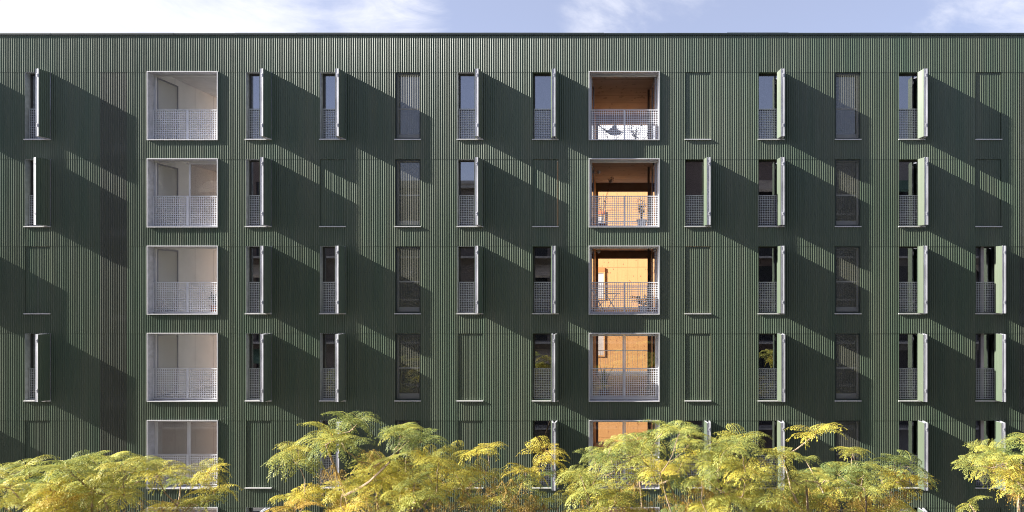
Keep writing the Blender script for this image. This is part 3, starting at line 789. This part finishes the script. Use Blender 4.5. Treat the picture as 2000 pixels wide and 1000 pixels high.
for v in range(4):
    rng = random.Random(300+v); mb = MB()
    for k in range(42):
        c = Vector((rng.gauss(0, .09), rng.gauss(0, .09), rng.gauss(-.12, .08))); r = rng.uniform(.007, .012)
        i = len(mb.v); mb.v += [tuple(c+Vector(q)*r) for q in ((1,0,0),(-1,0,0),(0,1,0),(0,-1,0),(0,0,1),(0,0,-1))]
        for f in ((0,2,4),(2,1,4),(1,3,4),(3,0,4),(2,0,5),(1,2,5),(3,1,5),(0,3,5)): mb.f.append(tuple(i+q for q in f)); mb.m.append(0)
        if k % 3 == 0: mb.tube([(0, 0, .05), c], [.003, .0015], 3, cap=False)
    FR.append(mb.mesh('fruit_spray', M['fruit']))

def tree(label, px, y, masses, seed, spread_y=1.6, tone=.2, fruits=(), sparse=()):
    rng = random.Random(seed)
    root = P(px, 900, y); root.z = .12
    t = thing('chinaberry_tree', label, 'tree', root, 0, 'autumn street trees in front of the green facade')
    tips = []
    for m in masses:
        cx, cy, rx, ry, dens = m[:5]; tn = m[5] if len(m) > 5 else tone
        n = max(1, round(math.pi*rx*ry/1500*dens*1.05))
        for _ in range(n):
            while True:
                u, v = rng.uniform(-1, 1), rng.uniform(-1, 1)
                if u*u+v*v < 1: break
            yy = y + rng.uniform(-1, 1)*spread_y*(.35 if n < 3 else 1)
            tips.append((P(cx+u*rx, cy+v*ry, yy), tn, n))
    # limbs
    tr = MB(); fork = Vector((0, 0, 4.6)); lean = rng.uniform(-.2, .2)
    tr.tube([(0, 0, -.1), (lean*.3, .03, 1.5), (lean, 0, 3.2), fork], [.21, .17, .155, .14], 10)
    locs = [p - root for p, _, _ in tips]
    k = max(4, len(locs)//11); hubs = rng.sample(locs, min(k, len(locs)))
    for _ in range(4):
        grp = [[] for _ in hubs]
        for p in locs: grp[min(range(len(hubs)), key=lambda i: (hubs[i]-p).length)].append(p)
        hubs = [sum(g_, Vector())/len(g_) if g_ else hubs[i] for i, g_ in enumerate(grp)]
    hub_pts = []
    for h in hubs:
        hp = h.lerp(fork, .30) + Vector((0, 0, -.35)); hub_pts.append(hp)
        mid = fork.lerp(hp, .5) + Vector((rng.uniform(-.3, .3), rng.uniform(-.3, .3), -.15+rng.uniform(-.2, .2)))
        q1 = fork.lerp(mid, .5) + rv2(rng)*.12; q2 = mid.lerp(hp, .5) + rv2(rng)*.12
        tr.tube([fork+rv2(rng)*.03, q1, mid, q2, hp], [.085, .065, .052, .040, .030], 7)
    tr.build('trunk', M['bark'], t)
    tw = MB()
    for gi, g_ in enumerate(grp):
        nodes = [(hub_pts[gi], .032)]
        for p in sorted(g_, key=lambda p: (p-hub_pts[gi]).length):
            q, rr = min(nodes, key=lambda n_: (n_[0]-p).length + .35*(n_[0]-hub_pts[gi]).length)
            m = q.lerp(p, .5) + Vector((rng.uniform(-.08, .08), rng.uniform(-.08, .08), -.06))
            e = rr*.72
            tw.tube([q, q.lerp(m, .5)+rv2(rng)*.03, m, m.lerp(p, .5)+rv2(rng)*.03, p], [rr, rr*.93, rr*.85, rr*.8, e], 5, cap=False)
            nodes.append((m, max(.012, rr*.85))); nodes.append((p-Vector((0, 0, .02)), max(.009, e)))
    o = tw.build('twigs', M['bark'], t); o['kind'] = 'stuff'
    for p, tn, n in tips:
        o = link('leaf_cluster', rng.choice(CL), t, p - root, rng.uniform(0, 6.28))
        o.rotation_euler = (rng.uniform(-.3, .3), rng.uniform(-.3, .3), rng.uniform(0, 6.28))
        sc = rng.uniform(.62, .98); o.scale = (sc, sc, sc*.92)
        o.color = (min(.9, max(0, tn + rng.gauss(0, .17))), 0, 0, 1)
    for (cx, cy, rx, ry, n) in fruits:
        for _ in range(n):
            p = P(cx+rng.uniform(-rx, rx), cy+rng.uniform(-ry, ry), y+rng.uniform(-1, 1)*spread_y*.7)
            fo = link('fruit_spray', rng.choice(FR), t, p-root, rng.uniform(0, 6.28)); fo['kind'] = 'stuff'
            gi = min(range(len(hub_pts)), key=lambda i: (hub_pts[i]-(p-root)).length)
    return t
TY = -9.0
tree('broad flat topped yellow green tree at the far left of the row', 170, TY, [
  (205, 905, 105, 17, 2.2, .30), (130, 920, 90, 20, 2, .35), (270, 920, 55, 16, 2, .5), (60, 945, 70, 20, 2, .35), (180, 950, 130, 28, 2, .35), (60, 990, 80, 30, 2, .3),
  (220, 1000, 140, 30, 1.2, .4), (410, 928, 45, 7, 2.2, .55), (350, 945, 45, 8, 2, .45), (400, 958, 35, 6, 1.2, .3), (360, 985, 60, 14, 1, .4), (120, 1050, 200, 40, .8), (20, 940, 60, 30, 1.3)],
  41, fruits=((200, 990, 160, 15, 14), (370, 990, 50, 15, 6)))
tree('tallest open tree with bare lower branches, between the left loggias and the middle windows', 740, TY-.4, [
  (690, 832, 45, 11, 2.6, .2), (640, 855, 40, 12, 2.4, .25), (650, 875, 40, 9, 2.0, .4), (760, 840, 42, 9, 2.6, .15), (815, 855, 38, 9, 2.6, .15), (770, 860, 40, 8, 1.6, .2), (600, 885, 42, 8, 2.4, .5), (585, 905, 25, 8, 2, .5),
  (880, 895, 50, 14, 2, .35), (820, 895, 55, 14, 2, .3), (760, 920, 60, 22, 2.2, .4), (840, 935, 65, 24, 1.9, .4), (730, 965, 60, 26, 2.2, .45), (820, 980, 70, 25, 1.8, .4),
  (640, 965, 55, 14, 2.2, .5), (570, 978, 40, 9, 2.4, .5), (620, 1000, 80, 20, 1.4, .5), (958, 868, 32, 5, 2.8, .62), (930, 885, 18, 5, 2, .6), (890, 950, 40, 26, 1.2, .35), (950, 975, 50, 20, .9, .4), (950, 925, 18, 6, 1.5, .6), (1015, 925, 26, 7, 1.3, .6), (1000, 955, 40, 14, 1.2, .2), (1040, 990, 40, 14, 1.3, .45), (900, 1040, 160, 35, .8), (720, 1060, 160, 35, .8)],
  42, fruits=((650, 920, 18, 12, 7), (730, 890, 25, 10, 7), (960, 955, 60, 30, 24), (700, 990, 70, 15, 14), (860, 985, 60, 15, 14), (1010, 985, 40, 15, 12)))
tree('dense dome shaped tree in front of the loggias with timber rooms', 1240, TY+.2, [
  (1085, 882, 28, 7, 2.4, .5), (1070, 905, 14, 10, 1.5, .55), (1095, 930, 35, 12, 2.2, .15), (1160, 895, 45, 12, 2.4, .2), (1215, 873, 50, 12, 2.4, .2), (1275, 850, 35, 11, 2.6, .15), (1285, 840, 14, 7, 2, .1),
  (1240, 890, 65, 18, 1.8, .3), (1190, 920, 70, 22, 1.8, .3), (1120, 950, 45, 16, 1.9, .35), (1290, 915, 50, 24, 1.3, .25), (1150, 980, 60, 22, 1.4, .5), (1260, 960, 70, 22, .9, .35), (1200, 1010, 120, 22, 1.0, .5), (1240, 1050, 160, 40, .8)],
  43, fruits=((1230, 950, 40, 20, 9), (1180, 990, 80, 15, 12), (1030, 985, 40, 20, 7)))
tree('bushy yellow green tree right of the timber loggias', 1410, TY-.2, [
  (1355, 848, 42, 11, 2.6, .15), (1330, 870, 40, 10, 2, .2), (1410, 865, 48, 11, 2.4, .25), (1470, 860, 34, 7, 2.4, .5), (1430, 885, 40, 12, 2, .35), (1365, 900, 65, 18, 2, .3), (1330, 935, 60, 20, 1.8, .3), (1440, 920, 50, 16, 1.7, .35),
  (1490, 935, 45, 16, 2, .25), (1400, 960, 80, 24, 1.4, .4), (1480, 975, 70, 22, 1.6, .4), (1350, 990, 80, 20, 1.2, .5), (1430, 1040, 160, 40, .8)],
  44, fruits=((1390, 960, 60, 25, 22), (1330, 985, 60, 15, 20)))
tree('tree with one tuft rising on a bare stem above its crown', 1640, TY+.1, [
  (1605, 848, 24, 5, 3.0, .45), (1540, 900, 34, 11, 2.4, .2), (1565, 905, 30, 10, 2, .25), (1650, 890, 32, 11, 2.4, .3), (1620, 915, 45, 14, 2, .35), (1560, 935, 50, 16, 2, .35), (1680, 915, 42, 12, 2.2, .3), (1750, 910, 38, 11, 2.4, .25), (1710, 935, 55, 16, 2.0, .35),
  (1770, 945, 26, 14, 2, .45), (1620, 955, 80, 22, 1.8, .4), (1560, 985, 70, 20, 1.6, .45), (1720, 970, 55, 20, 1.4, .5), (1670, 1000, 90, 20, 1.1, .5), (1650, 1045, 150, 35, .8)],
  45, fruits=((1580, 975, 60, 20, 22), (1720, 975, 60, 15, 22)))
tree('tree cut off by the right edge of the view, with a compact round tuft', 2010, TY-.6, [
  (1910, 885, 42, 9, 2.6, .2), (1960, 890, 42, 14, 2.4, .25), (2000, 868, 28, 11, 2.6, .15), (1935, 912, 48, 12, 2.2, .35), (1990, 920, 40, 20, 2.2, .45), (1905, 990, 26, 6, 2.6, .25), (2050, 900, 60, 40, 1.3, .3), (2060, 980, 80, 40, 1, .3), (1990, 955, 20, 12, 1.2, .6)],
  46, fruits=((1990, 960, 20, 15, 6),))
